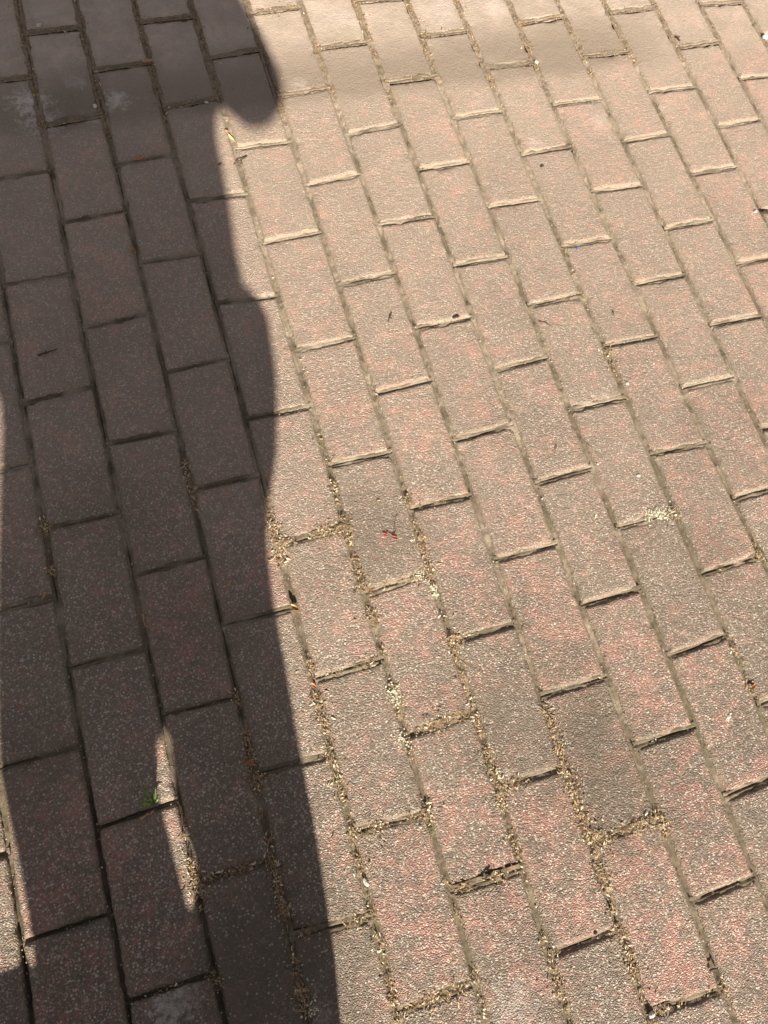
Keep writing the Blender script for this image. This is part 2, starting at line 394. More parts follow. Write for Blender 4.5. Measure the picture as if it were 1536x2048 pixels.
for c in range(-16, 14):
    for i in range(-12, 16):
        m = i + (.5 if c % 2 else 0)
        vis = visible(c, m)
        if not vis:
            if -12 <= i <= 15: rest.append((c, m))
            continue
        V, F, eg, r = paver_mesh(c, m, 2)
        ctr = V[:, :2].mean(0); org = np.array([ctr[0], ctr[1], 0])
        dd = np.hypot(*(RP[:, :2] - ctr).T); w_ = (dd < .075) * RP[:, 2]; red = w_.max() if w_.max() > 0 else r.uniform(.1, .38)
        nV = len(V)
        redv = red + (fbm(V[:, 0] * 9 + c, V[:, 1] * 9, 61) - .5) * .9 - .12
        grv = np.clip(fbm(V[:, 0] * 7, V[:, 1] * 7, 71) - .56, 0, 1) * 1.2
        grv = grv * np.clip(.9 - .6 * (V[:, 1] + .9), .15, 1.2)
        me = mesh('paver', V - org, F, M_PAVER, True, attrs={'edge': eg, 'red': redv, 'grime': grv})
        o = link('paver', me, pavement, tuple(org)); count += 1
# pavers beyond the picture, joined
VV = []; FF = []; EE = []; k = 0
for c, m in rest:
    V, F, eg, r = paver_mesh(c, m, 1 if abs(c + 4) < 9 and -4 < m < 10 else 0)
    VV.append(V); FF.append(F + k); EE.append(eg); k += len(V)
VV = np.concatenate(VV); FF = np.concatenate(FF); EE = np.concatenate(EE)
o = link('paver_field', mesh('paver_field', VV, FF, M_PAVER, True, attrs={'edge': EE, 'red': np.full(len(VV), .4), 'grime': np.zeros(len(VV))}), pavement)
o['kind'] = 'stuff'

# ------------------------------------------------------------------ joint fill
SEG = [  # stretches of joint where husks have collected: x0,y0,x1,y1,radius(m),density
 (535,1000,560,1110,.010,.9),(690,1040,745,1230,.011,1),(570,1085,690,1052,.008,.9),(745,1180,860,1140,.010,.8),(865,1165,925,1300,.010,.9),(640,1352,770,1308,.010,.9),
 (770,1310,830,1500,.010,.7),(925,1290,960,1450,.010,.8),(820,1465,950,1420,.012,1),(640,1400,685,1560,.011,.9),(615,1310,640,1400,.008,.5),(960,1430,1030,1730,.011,1),
 (700,1668,855,1622,.012,1),(680,1540,720,1760,.012,1),(1000,1575,1130,1530,.011,.9),(1090,1400,1140,1530,.011,.9),(1130,1540,1245,1870,.012,1),(1185,1690,1320,1640,.014,1.6),
 (900,1785,1045,1735,.010,.7),(770,1880,805,2060,.011,1),(895,1830,950,2060,.010,.8),(1090,1900,1150,2060,.010,.8),(800,2022,945,1962,.011,.9),(1245,1860,1310,2060,.010,.8),
 (1310,2030,1440,1980,.009,.7),(485,1400,512,1560,.012,1),(360,1680,405,1790,.012,1),(540,1650,625,2060,.014,1.0),(815,960,840,1130,.010,.9),(1490,1080,1525,1110,.009,.8),
 (370,930,385,1010,.009,.7),(590,1873,742,1836,.010,.8),(90,1050,100,1140,.008,.7),(1300,1010,1350,1030,.008,.6),(1020,1140,1040,1260,.006,.3),(1100,470,1165,590,.007,.35),
 (720,740,760,880,.006,.35),(640,880,680,1010,.007,.5),(800,620,830,720,.005,.3),(1215,700,1240,800,.006,.4),(1450,1150,1500,1400,.008,.5),(1130,640,1150,720,.006,.3),(410,1759,545,1720,.012,.7),
 (300,2020,430,1960,.01,.4),(940,1390,960,1420,.01,.8),(1200,1350,1225,1450,.006,.4),(870,900,890,1050,.005,.3),(1035,250,1060,300,.005,.3),(1160,250,1200,400,.004,.2)]
SG = [(at(a, b)[:2], at(c, d)[:2], r, w_) for a, b, c, d, r, w_ in SEG]
def litter_density(x, y):
    d = np.zeros_like(x)
    for a, b, r, w_ in SG:
        ab = b - a; tt = np.clip(((x - a[0]) * ab[0] + (y - a[1]) * ab[1]) / (ab @ ab), 0, 1)
        q = np.hypot(x - a[0] - tt * ab[0], y - a[1] - tt * ab[1])
        d = np.maximum(d, w_ * np.clip(1.3 - q / (r * 1.6), 0, 1))
    s = silt_d(x, y); up = np.clip((s + .035) / .02, 0, 1) * np.clip((.55 - x) / .3, 0.12, 1)
    d = np.maximum(d, up * .50)
    return d * np.clip(fbm(x * 46, y * 46, 101, 3) * 4.2 - 1.45, .05, 1.35)
def strip(xs, ys, nx_, ny_, half):
    """ribbon of fill along a polyline with unit normal; returns grid verts"""
    w_ = np.linspace(-half, half, 9)
    X = xs[:, None] + nx_[:, None] * w_; Y = ys[:, None] + ny_[:, None] * w_
    W = np.broadcast_to(w_, X.shape)
    return X, Y, W
fV = []; fF = []; fC = []; k = 0
def add_fill(X, Y, W, s):
    global k
    along = X * 1.0 + Y * 1.0
    dens = litter_density(X, Y)
    lev = (-.0038 if s == 0 else -.0027) + (fbm(X * 60, Y * 60, 81) - .5) * .0040 + (fbm(X * 420, Y * 420, 83, 2) - .5) * .0016 + np.clip(dens, 0, 1) * .0022
    sil = np.clip((silt_d(X, Y) + .02) / .03, 0, 1); lev = lev + sil * .0024
    # a shrinkage crack that wanders from side to side
    cp = (fbm(X * 14, Y * 14, 85 + s) - .5) * .006
    ck = np.exp(-((W - cp) / .0007) ** 2) * np.clip(fbm(X * 28, Y * 28, 87) * 3.4 - .9, 0, 1)
    lev = lev - ck * .006 * (1 - np.clip(dens, 0, 1) * .6)
    lo = np.clip((-.95 - Y) / .2, 0, 1) * np.clip((-.72 - X) / .1, 0, 1)      # joints set deeper and darker in the near left corner
    lev = lev - lo * .006
    n1 = fbm(X * 350, Y * 350, 91, 2); n2 = fbm(X * 30, Y * 30, 93)
    pale = np.array([.46, .375, .28]); grey = np.array([.215, .172, .118]); brown = np.array([.16, .115, .072]); husk = np.array([.38, .28, .17])
    a = np.clip(n2 * 2.6 - .95 + (Y + .6) * .8, 0, 1)[..., None]
    colr = grey * (1 - a) + pale * a
    b_ = np.clip(dens * .9, 0, 1)[..., None]; h_ = np.clip(n1 * 3 - 1, 0, 1)[..., None]
    colr = colr * (1 - b_) + (brown * (1 - h_) + husk * h_) * b_
    colr = colr * (.75 + .5 * n1[..., None])
    colr = colr * (1 - .35 * lo[..., None])
    sl3 = (sil * .7)[..., None]; colr = colr * (1 - sl3) + np.array([.34, .265, .19]) * (.6 + .8 * n1[..., None]) * sl3
    mo = np.clip(fbm(X * 18, Y * 18, 97) * 4 - 2.5, 0, 1)[..., None]; colr = colr * (1 - .4 * mo) + np.array([.13, .15, .07]) * .4 * mo
    r_, c_ = X.shape; I = np.arange(r_ * c_).reshape(r_, c_) + k
    fV.append(np.stack([X, Y, lev], -1).reshape(-1, 3)); fC.append(colr.reshape(-1, 3))
    fF.append(np.stack([I[:-1, :-1], I[:-1, 1:], I[1:, 1:], I[1:, :-1]], -1).reshape(-1, 4)); k += r_ * c_
joints = []     # centre lines for scattering
ylo, yhi = -1.75, .42
for c in range(-12, 9):
    ys = np.arange(ylo, yhi, .0018); xs = line_x(c, ys)
    if xs.mean() < -1.2 or xs.mean() > .78: continue
    keep = np.ones(len(ys), bool)
    X, Y, W = strip(xs, ys, np.ones_like(xs), np.zeros_like(xs), .0065)
    add_fill(X, Y, W, 0); joints.append((xs, ys, 0))
for c in range(-12, 9):
    for i in range(-3, 10):
        m = i + (.5 if c % 2 else 0)
        a, b = cross(c, m)
        if max(a, b) > yhi or min(a, b) < ylo: continue
        t_ = np.linspace(0, 1, 56); x0 = float(line_x(c, a)); x1 = float(line_x(c + 1, b))
        if x0 < -1.25 or x0 > .78: continue
        xs = x0 + (x1 - x0) * t_; ys = a + (b - a) * t_
        X, Y, W = strip(xs, ys, np.zeros_like(xs), np.ones_like(xs), .0060)
        add_fill(X, Y - .0, W, 3); joints.append((xs, ys, 1))
fill = link('joint_fill', mesh('joint_fill', np.concatenate(fV), np.concatenate(fF), M_FILL, True, col=np.concatenate(fC)), pavement)
fill['kind'] = 'stuff'

# ------------------------------------------------------------------ litter: husks, crumbs and straws lodged in the joints
px_ = np.concatenate([j[0] for j in joints]); py_ = np.concatenate([j[1] for j in joints]); pt_ = np.concatenate([np.full(len(j[0]), j[2]) for j in joints])
dn_ = litter_density(px_, py_)
palette = np.array([[.58,.42,.25],[.74,.61,.43],[.42,.27,.14],[.24,.14,.07],[.40,.19,.08],[.78,.71,.53],[.11,.075,.045],[.36,.26,.15]])
LV = []; LF = []; LC = []; lk = 0
def flakes(P, size, colr, tilt=.7, lenr=2.9):
    """n bent flakes of two quads each"""
    global lk
    n = len(P); a = rng.uniform(0, 2 * math.pi, n)
    ux = np.stack([np.cos(a), np.sin(a), rng.normal(0, tilt * .5, n)], -1); ux /= np.linalg.norm(ux, axis=1)[:, None]
    up = np.stack([rng.normal(0, tilt, n), rng.normal(0, tilt, n), np.ones(n)], -1)
    uy = np.cross(up, ux); uy /= np.linalg.norm(uy, axis=1)[:, None]; uz = np.cross(ux, uy)
    L = (size * rng.uniform(.5, 1, n) * lenr / 2)[:, None]; w_ = (size * rng.uniform(.25, .55, n))[:, None]; bend = L * rng.uniform(-.1, .5, n)[:, None]
    A = P - ux * L; B = P + ux * L
    v = np.stack([A - uy * w_ * .3, A + uy * w_ * .3, P - uy * w_ + uz * bend, P + uy * w_ + uz * bend, B - uy * w_ * .25, B + uy * w_ * .25], 1)
    I = (np.arange(n) * 6)[:, None] + lk
    f = np.stack([I + np.array([0, 2, 3, 1]), I + np.array([2, 4, 5, 3])], 1).reshape(-1, 4)
    LV.append(v.reshape(-1, 3)); LF.append(f); LC.append(np.repeat(colr, 6, 0)); lk += n * 6
prob = np.clip(dn_, 0, None) ** 1.3; prob /= prob.sum()
idx = rng.choice(len(px_), 38000, p=prob)
off = rng.normal(0, 1, len(idx)) * (.0028 + .0030 * np.clip(dn_[idx], 0, 1.5)) * rng.choice([.5, .9, 1.9], len(idx), p=[.4, .42, .18]); off2 = rng.normal(0, .002, len(idx))
X = px_[idx] + np.where(pt_[idx] == 0, off, off2); Y = py_[idx] + np.where(pt_[idx] == 1, off, off2)
o_ = np.abs(off); Z = np.where(o_ < .004, -.0020 + rng.uniform(0, .0022, len(idx)), .0006 + rng.uniform(0, .0008, len(idx)))
sil = silt_d(X, Y) > -.03
wts = rng.random(len(idx)); ci = rng.choice(len(palette), len(idx), p=[.16, .17, .15, .14, .05, .09, .11, .13])
cols = palette[ci] * rng.uniform(.5, 1.1, (len(idx), 1))
cols[sil] = cols[sil] * np.array([1.0, .84, .70])
flakes(np.stack([X, Y, Z], -1), (.0005 + .0021 * rng.random(len(idx)) ** 2.2) * np.where(sil, .85, 1), cols)
# grey crumbs everywhere in the joints
idx = rng.choice(len(px_), 9000); off = rng.normal(0, .0030, len(idx)); off2 = rng.normal(0, .002, len(idx))
X = px_[idx] + np.where(pt_[idx] == 0, off, off2); Y = py_[idx] + np.where(pt_[idx] == 1, off, off2)
Z = np.where(np.abs(off) < .004, -.0030 + rng.uniform(0, .0025, len(idx)), .0004)
g_ = rng.uniform(.06, .5, (len(idx), 1)); flakes(np.stack([X, Y, Z], -1), rng.uniform(.0008, .0024, len(idx)), g_ * np.array([1, .88, .66]), .9, 1.4)
# loose grit strewn over the pavers
n = 2600; X = rng.uniform(-1.1, .7, n); Y = rng.uniform(-1.6, .35, n); g_ = rng.uniform(.04, .7, (n, 1)) ** 1.2
flakes(np.stack([X, Y, np.full(n, .0007)], -1), rng.uniform(.0006, .0019, n), g_ * np.array([1, .88, .7]), .4, 1.4)
# pale crumbly clumps
for px, py, rx, nn in [(1320,1027,.020,300),(788,1385,.009,130),(792,1400,.008,80),(800,1480,.011,150),(838,1150,.009,110),(868,1178,.006,60),(870,1190,.005,50),(1190,1030,.004,10),(1457,1434,.006,30),(625,2020,.010,70)]:
    q = at(px, py); n = nn
    X = q[0] + rng.normal(0, rx * (.75 if px == 1320 else .5), n); Y = q[1] + rng.normal(0, rx * (.3 if px == 1320 else .6), n)
    g_ = rng.uniform(.55, .95, (n, 1)); flakes(np.stack([X, Y, rng.uniform(0, .002, n)], -1), rng.uniform(.001, .003, n), g_ * np.array([.85, .80, .60]), .8, 1.3)
litter = link('plant_litter', mesh('plant_litter', np.concatenate(LV), np.concatenate(LF), M_LITTER, False, col=np.concatenate(LC)))
tag(litter, 'dry yellow and brown flower husks and crumbs lodged along the paver joints', 'plant litter', kind='stuff')

# dry straws: fine curved stalks lying in and over the joints
def tube(P, R, sides=5):
    """tapered tube through points P with radii R -> verts, faces"""
    P = np.asarray(P, float); n = len(P); T = np.gradient(P, axis=0); T /= np.linalg.norm(T, axis=1)[:, None] + 1e-12
    ref = np.array([0, 0, 1.0]) if abs(T[0][2]) < .9 else np.array([1.0, 0, 0])
    V = []
    for i in range(n):
        a = np.cross(T[i], ref); a /= np.linalg.norm(a); b = np.cross(T[i], a)
        for j in range(sides):
            th = 2 * math.pi * j / sides; V.append(P[i] + R[i] * (math.cos(th) * a + math.sin(th) * b))
    F = [[i * sides + j, i * sides + (j + 1) % sides, (i + 1) * sides + (j + 1) % sides, (i + 1) * sides + j] for i in range(n - 1) for j in range(sides)]
    F.append(list(range(sides))[::-1]); F.append([(n - 1) * sides + j for j in range(sides)])
    return V, F
V = []; F = []; C = []
idx = rng.choice(len(px_), 1100, p=prob)
for i in idx:
    L = rng.uniform(.004, .014); a = rng.uniform(0, 6.28); cv = rng.uniform(-60, 60); pts = []
    x, y = px_[i] + rng.normal(0, .004), py_[i] + rng.normal(0, .004)
    for s in np.linspace(0, 1, 5): pts.append((x, y, .0012 + .0015 * math.sin(s * 3.1))); x += math.cos(a) * L / 5; y += math.sin(a) * L / 5; a += cv * L / 5
    v, f = tube(pts, [.00018] * 5, 3); k0 = len(V); V += v; F += [[q + k0 for q in ff] for ff in f]
    c_ = np.array([.6, .48, .28]) * rng.uniform(.5, 1.2); C += [c_] * len(v)
straw = link('dry_straw', mesh('dry_straw', V, F, M_LITTER, True, col=np.array(C))); tag(straw, 'fine pale dry stalks scattered among the joints', 'straw', kind='stuff')

# ------------------------------------------------------------------ single small things lying on the pavers
M_LEAF = plain('dry_orange_leaf', (.50, .19, .075), .5, .4, .4, 300, .0002, c2=(.62, .33, .15))
M_TAN = plain('dry_tan_leaf', (.55, .36, .17), .55, .4, .4, 300, .0002, c2=(.35, .18, .08))
M_WHITE = plain('white_scrap', (.66, .63, .56), .5, .5, .2, 300)
M_STONE = plain('pale_stone', (.58, .54, .47), .7, .4, .3, 500, .0004)
M_TWIG = plain('dark_twig', (.085, .06, .04), .8, .3, .4, 600, .0003)
M_GREEN = plain('fresh_green', (.13, .21, .05), .45, .5, .35, 300, .0002, c2=(.24, .36, .09))
M_MOSS = plain('dull_moss', (.16, .19, .07), .8, .2, .4, 300, .0002, c2=(.24, .24, .12))
M_REDP = plain('red_petal', (.55, .07, .07), .5, .4, .35, 400)
M_BLUE = plain('blue_scrap', (.10, .18, .48), .5, .4, .2, 400)
M_YEL = plain('yellow_husk', (.78, .62, .26), .5, .4, .2, 500)
M_DIRT = plain('dark_crumb', (.06, .05, .04), .9, .2, .4, 700, .0004)
def leaf(name, px, py, L, W, ang, mat, label, cat, curl=.35, z=.0012, parent=None, tilt=0.0):
    """thin curled leaf with a real thickness, pointed at both ends"""
    q = at(px, py, z); nu, nv = 13, 7; V = []
    for side in (1, -1):
        for i in range(nu):
            s = i / (nu - 1); wd = W * math.sin(math.pi * s) ** .7 * (1 - .25 * s)
            for j in range(nv):
                t_ = j / (nv - 1) * 2 - 1
                zz = curl * W * (t_ * t_) + curl * L * .35 * (2 * s - 1) ** 2 + side * .00018 + .0004 * math.sin(s * 9 + t_ * 3) + tilt * (s - .5) * L
                V.append(((s - .5) * L, t_ * wd / 2, zz))
    F = []; n = nu * nv
    for i in range(nu - 1):
        for j in range(nv - 1):
            a = i * nv + j; F.append([a, a + nv, a + nv + 1, a + 1]); F.append([n + a, n + a + 1, n + a + nv + 1, n + a + nv])
    for i in range(nu - 1):
        for j, s_ in ((0, 1), (nv - 1, -1)):
            a = i * nv + j; f = [a, n + a, n + a + nv, a + nv]; F.append(f if s_ > 0 else f[::-1])
    o = link(name, mesh(name, V, F, mat), parent, tuple(q)); o.rotation_euler = (0, 0, ang)
    if parent is None: tag(o, label, cat)
    return o
def chunk(name, px, py, sx, sy, sz, ang, mat, label, cat, seed=0, group=None):
    """small irregular faceted lump"""
    q = at(px, py, sz * .35); bm = bmesh.new(); bmesh.ops.create_icosphere(bm, subdivisions=2, radius=1)
    r = random.Random(seed + px)
    for v in bm.verts:
        k_ = 1 + r.uniform(-.28, .18); v.co = Vector((v.co.x * sx * k_, v.co.y * sy * k_, max(v.co.z * sz * k_, -sz * .4)))
    me = bpy.data.meshes.new(name); bm.to_mesh(me); bm.free(); me.materials.append(mat)
    o = link(name, me, None, tuple(q)); o.rotation_euler = (0, 0, ang); tag(o, label, cat, group); return o
def twig(name, pts, r0, mat, label, cat, branches=(), z=.0018):
    """pts: places along the twig; small side spurs as branches"""
    P = [at(x, y, z + dz) for x, y, dz in pts]; o0 = P[0].copy(); P2 = []
    for a, b in zip(P[:-1], P[1:]):
        for s in np.linspace(0, 1, 5)[:-1]: P2.append(a + (b - a) * s + rng.normal(0, r0 * .35, 3) * np.array([1, 1, .3]))
    P2.append(P[-1]); R = np.linspace(r0, r0 * .45, len(P2)) * rng.uniform(.75, 1.25, len(P2))
    V, F = tube(np.array(P2) - o0, R, 6)
    for (x0, y0, x1, y1) in branches:
        a, b = at(x0, y0, z), at(x1, y1, z + .001)
        v, f = tube(np.array([a, (a + b) / 2 + rng.normal(0, r0 * .5, 3), b]) - o0, [r0 * .7, r0 * .5, r0 * .3], 5); k0 = len(V); V += v; F += [[q + k0 for q in ff] for ff in f]
    o = link(name, mesh(name, V, F, mat), None, tuple(o0)); tag(o, label, cat); return o

leaf('dry_leaf', 295, 123, .018, .009, .05, M_LEAF, 'small orange-brown oval leaf flat in the shade, furthest of the dry leaves', 'leaf', .2, .003)
leaf('dry_leaf', 279, 318, .020, .006, .20, M_LEAF, 'narrow orange husk lying along a cross joint inside the shadow', 'leaf', .4, .001)
leaf('dry_leaf', 268, 503, .016, .006, -1.25, M_TAN, 'tan seed husk with a dark tip in a long joint amid the shadow', 'leaf', .6, .001)
hk = empty('bud_husk', tuple(at(460, 275, .001)), 'yellow bud husk with an orange tip in a sunlit joint right of the shadow notch', 'husk')
def local_leaf(name, dx, dy, L, W, ang, mat, parent, z=.001):
    o = leaf(name, 768, 1024, L, W, ang, mat, None, None, .4, z, parent); o.location = (dx, dy, z); return o
local_leaf('husk_body', .002, -.006, .020, .0055, -1.15, M_YEL, hk); local_leaf('husk_tip', -.003, .009, .009, .006, -1.1, M_LEAF, hk, .0018)
leaf('dry_leaf', 589, 1217, .014, .007, -.9, M_TAN, 'curled tan leaf at a joint corner beside the shadow edge', 'leaf', .8, .002)
leaf('dry_leaf', 501, 1526, .011, .007, -.5, M_LEAF, 'bright orange leaf fragment in the shadow near the lower edge of a long joint', 'leaf', .5, .002)
leaf('dry_leaf', 1506, 1373, .011, .004, .5, M_LEAF, 'rust coloured sliver in a joint at the right edge of the view', 'leaf', .5, .001)
leaf('dry_leaf', 628, 1372, .011, .004, -1.1, M_LEAF, 'rust red sliver in the joint just below the sunlit litter', 'leaf', .5, .001)
leaf('dry_leaf', 757, 1003, .006, .005, .2, M_TAN, 'tiny orange flake alone in the middle of a sunlit paver above the red petals', 'leaf', .3, .001)
leaf('paper_scrap', 413, 205, .008, .006, -.3, M_WHITE, 'white angular paper scrap at the end of a shaded cross joint', 'scrap', .1, .003)
leaf('paper_scrap', 1155, 497, .006, .004, .5, M_BLUE, 'tiny blue scrap lying on a sunlit paver', 'scrap', .1, .001)
chunk('pebble', 78, 50, .0055, .0035, .003, .1, M_STONE, 'smooth pale grey pebble on a shaded paver in the far left corner', 'pebble')
chunk('pebble', 190, 212, .0035, .0035, .003, .1, M_WHITE, 'small white pebble in the shade by the pale bloom patch', 'pebble')
chunk('pebble', 1531, 73, .008, .006, .004, .4, M_WHITE, 'white chip of stone in a joint at the far right edge', 'pebble')
chunk('pebble', 1073, 124, .0035, .0045, .003, .4, M_STONE, 'pale chip in a sunlit joint among orange litter', 'pebble')
chunk('pebble', 1510, 424, .0045, .0025, .003, .2, M_WHITE, 'flat white chip on a sunlit paver beside a dark crumb', 'pebble')
chunk('dirt_crumb', 1533, 424, .009, .004, .003, -.2, M_DIRT, 'dark brown crumb of dirt at the right edge beside a white chip', 'dirt')
chunk('pebble', 1457, 1434, .0045, .0022, .002, .3, M_WHITE, 'white fleck on a sunlit paver low on the right side', 'pebble')
chunk('pebble', 1255, 767, .0026, .0026, .002, .3, M_WHITE, 'tiny round white grain on a sunlit paver, the further of three', 'pebble')
chunk('pebble', 1195, 928, .0024, .0022, .002, .3, M_STONE, 'tiny round pale grain by a long joint, the nearer left of three', 'pebble')
chunk('pebble', 1277, 951, .0030, .0027, .002, .3, M_WHITE, 'tiny round white grain in the middle of a paver, the nearer right of three', 'pebble')
chunk('pebble', 1304, 2030, .0045, .0035, .004, .3, M_WHITE, 'shiny white chip at a joint corner on the nearest edge of the view', 'pebble')
chunk('pebble', 732, 1765, .0030, .0060, .003, .3, M_STONE, 'pale grey chip in a long joint near the bottom', 'pebble')
chunk('dirt_crumb', 912, 634, .0075, .0020, .003, .15, M_DIRT, 'black elongated crumb in the middle of a sunlit cross joint', 'dirt')
chunk('dirt_crumb', 1084, 332, .0040, .0022, .002, .3, M_DIRT, 'dark brown speck on a pale sunlit paver', 'dirt')
chunk('dirt_crumb', 1191, 1865, .0030, .0022, .002, .3, M_DIRT, 'dark speck just above a cross joint low in the view', 'dirt')
twig('twig', [(75,710,0),(92,706,.001),(103,702,.001),(114,697,0)], .0016, M_TWIG, 'short dark knobbly twig on a shaded paver at the left', 'twig', [(92,706,90,701)])
twig('twig', [(783,624,0),(780,633,.001),(776,645,0)], .0009, M_TWIG, 'tiny dark forked twig in the centre of a sunlit paver', 'twig', [(783,625,780,635),(780,634,785,640)])
twig('twig', [(1079,644,0),(1090,645,.001),(1099,650,.001),(1105,654,0)], .0007, M_TWIG, 'thin dark curved twig reaching out of a sunlit joint', 'twig')
twig('twig', [(1226,622,0),(1228,628,.001),(1224,631,0)], .0008, M_TWIG, 'tiny dark hook-shaped bit on a sunlit paver', 'twig')
twig('twig', [(1113,890,0),(1111,898,.001),(1108,905,0)], .0007, M_TWIG, 'tiny dark splinter on a sunlit paver between two grains', 'twig')
twig('twig', [(1163,885,0),(1175,888,.001),(1185,895,0)], .0006, M_TWIG, 'thin dark stalk sprouting sideways from a long joint', 'twig')
twig('twig', [(494,312,0),(482,319,.003),(472,326,.002),(467,329,0)], .0009, M_TWIG, 'thin twig lying across a sunlit joint right of the shadow', 'twig', [(482,319,486,330),(474,325,485,324)])
twig('twig', [(437,330,0),(444,326,.001)], .0014, M_DIRT, 'dark short stub in the shadow close to its edge', 'twig')
twig('twig', [(1352,72,0),(1360,82,.001)], .0020, M_TWIG, 'dark short bit beside a far sunlit joint on the right', 'twig', [(1356,76,1360,72)])
twig('twig', [(981,1744,0),(975,1753,.001),(966,1759,0)], .0020, M_TWIG, 'dark stubby bark piece on a cross joint low in the view', 'twig')
twig('twig', [(1418,1940,0),(1434,1938,.001),(1440,1952,0)], .0017, M_TWIG, 'dark bark fragment across a long joint at the lower right', 'twig')
twig('twig', [(62,1524,0),(52,1535,.001),(45,1546,0)], .0007, M_TWIG, 'thin dark splinter on a shaded paver at the lower left', 'twig')
twig('straw_stalk', [(463,1160,0),(458,1168,.001),(452,1173,0)], .0010, M_TAN, 'short tan stalk on a paver deep in the shadow', 'straw')
twig('straw_stalk', [(286,1228,0),(288,1242,.001),(291,1255,0)], .0009, M_TAN, 'tan stalk lying lengthwise in a shaded long joint', 'straw')
twig('straw_stalk', [(90,1184,0),(88,1192,.001),(84,1199,0)], .0012, M_TAN, 'pale stalk leaning in a cross joint near the left edge', 'straw')
twig('straw_stalk', [(282,1637,0),(295,1629,.002),(308,1622,.001)], .0016, M_TAN, 'curved tan stalk below the green seedling', 'straw')
twig('straw_stalk', [(915,2002,0),(917,2010,.001),(919,2017,0)], .0009, M_YEL, 'pale yellow straw on a paver at the bottom', 'straw')
twig('straw_stalk', [(536,1122,0),(545,1119,.001),(552,1110,0)], .0006, M_YEL, 'thin yellow straw sticking out of sunlit litter beside the shadow', 'straw')
# red petals on a fine stalk
rp = empty('red_blossom', tuple(at(780, 1072, .001)), 'two small red petals joined by a thin black stalk on a sunlit paver', 'petals')
q0 = at(780, 1072, .001)
for (px, py, L, W, an) in [(770,1070,.007,.004,-.9),(790,1076,.008,.005,-.7),(775,1066,.004,.003,.3)]:
    q = at(px, py, .001) - q0; local_leaf('petal', q[0], q[1], L, W, an, M_REDP, rp)
P = [at(x, y, .0015) - q0 for x, y in [(770,1068),(776,1064),(783,1068),(788,1066),(791,1061),(788,1068)]]
V, F = tube(P, [.0008] * 6, 5); link('stalk', mesh('stalk', V, F, M_TWIG), rp)
P = [at(x, y, .0012) - q0 for x, y in [(786,1062),(789,1050),(791,1036),(795,1026)]]
V, F = tube(P, [.0003] * 4, 4); link('stalk', mesh('stalk', V, F, M_TWIG), rp)

# green seedling in a joint
sg = at(308, 1608, .0); seed = empty('seedling', tuple(sg), 'little bright green seedling growing from a shaded cross joint', 'seedling')
def blade(tipx, tipy, tipz, W, bow):
    tip = at(tipx, tipy, tipz) - sg; n = 9; V = []; F = []
    d = np.array([tip[0], tip[1], 0]); d /= np.linalg.norm(d); s_ = np.array([-d[1], d[0], 0])
    for i in range(n):
        s = i / (n - 1); p = tip * s + np.array([0, 0, bow * math.sin(math.pi * s)]) + np.array([0, 0, .001]); wd = W * (math.sin(math.pi * min(.98, s * .85 + .1))) ** .9 / 2 * (1.02 - s)** .35
        for a, zz in ((-1, .0009), (0, 0), (1, .0009), (0, -.0003)): V.append(p + s_ * wd * a + np.array([0, 0, zz]))
    for i in range(n - 1):
        for j in range(4):
            a = i * 4 + j; b = i * 4 + (j + 1) % 4; F.append([a, b, b + 4, a + 4])
    F.append([0, 1, 2, 3][::-1]); F.append([(n - 1) * 4 + j for j in range(4)])
    return V, F
for tx, ty, tz, W, bw in [(279,1606,.012,.0065,.010),(288,1574,.020,.006,.007),(313,1574,.022,.007,.006),(322,1594,.010,.004,.006),(296,1590,.018,.005,.004)]:
    V, F = blade(tx, ty, tz, W, bw); link('leaf_blade', mesh('leaf_blade', V, F, M_GREEN), seed)
V, F = tube([(0, 0, -.003), (.0005, .001, .003), (0, .0015, .007)], [.0011, .0009, .0007], 6); link('stem', mesh('stem', V, F, M_GREEN), seed)
for (px, py, r_) in [(850,68,.006),(978,1528,.005),(862,1662,.004)]:
    q = at(px, py, 0); VV = []; FF = []
    for i in range(26):
        a = rng.uniform(0, 6.28); d = rng.uniform(0, r_); h = rng.uniform(.001, .0035); b_ = np.array([math.cos(a) * d, math.sin(a) * d, 0]); t2 = b_ + np.array([rng.normal(0, .0015), rng.normal(0, .0015), h])
        v, f = tube([b_, (b_ + t2) / 2 + np.array([0, 0, h * .2]), t2], [.0006, .0005, .0002], 3); k0 = len(VV); VV += v; FF += [[x + k0 for x in ff] for ff in f]
    o = link('moss_tuft', mesh('moss_tuft', VV, FF, M_MOSS), None, tuple(q))
    lab = {850: 'green moss speck at a far joint corner in full sun', 978: 'green moss tuft in a litter-filled joint low in the centre', 862: 'green moss in a joint at a cross joint end near the bottom'}[px]
    tag(o, lab, 'moss')

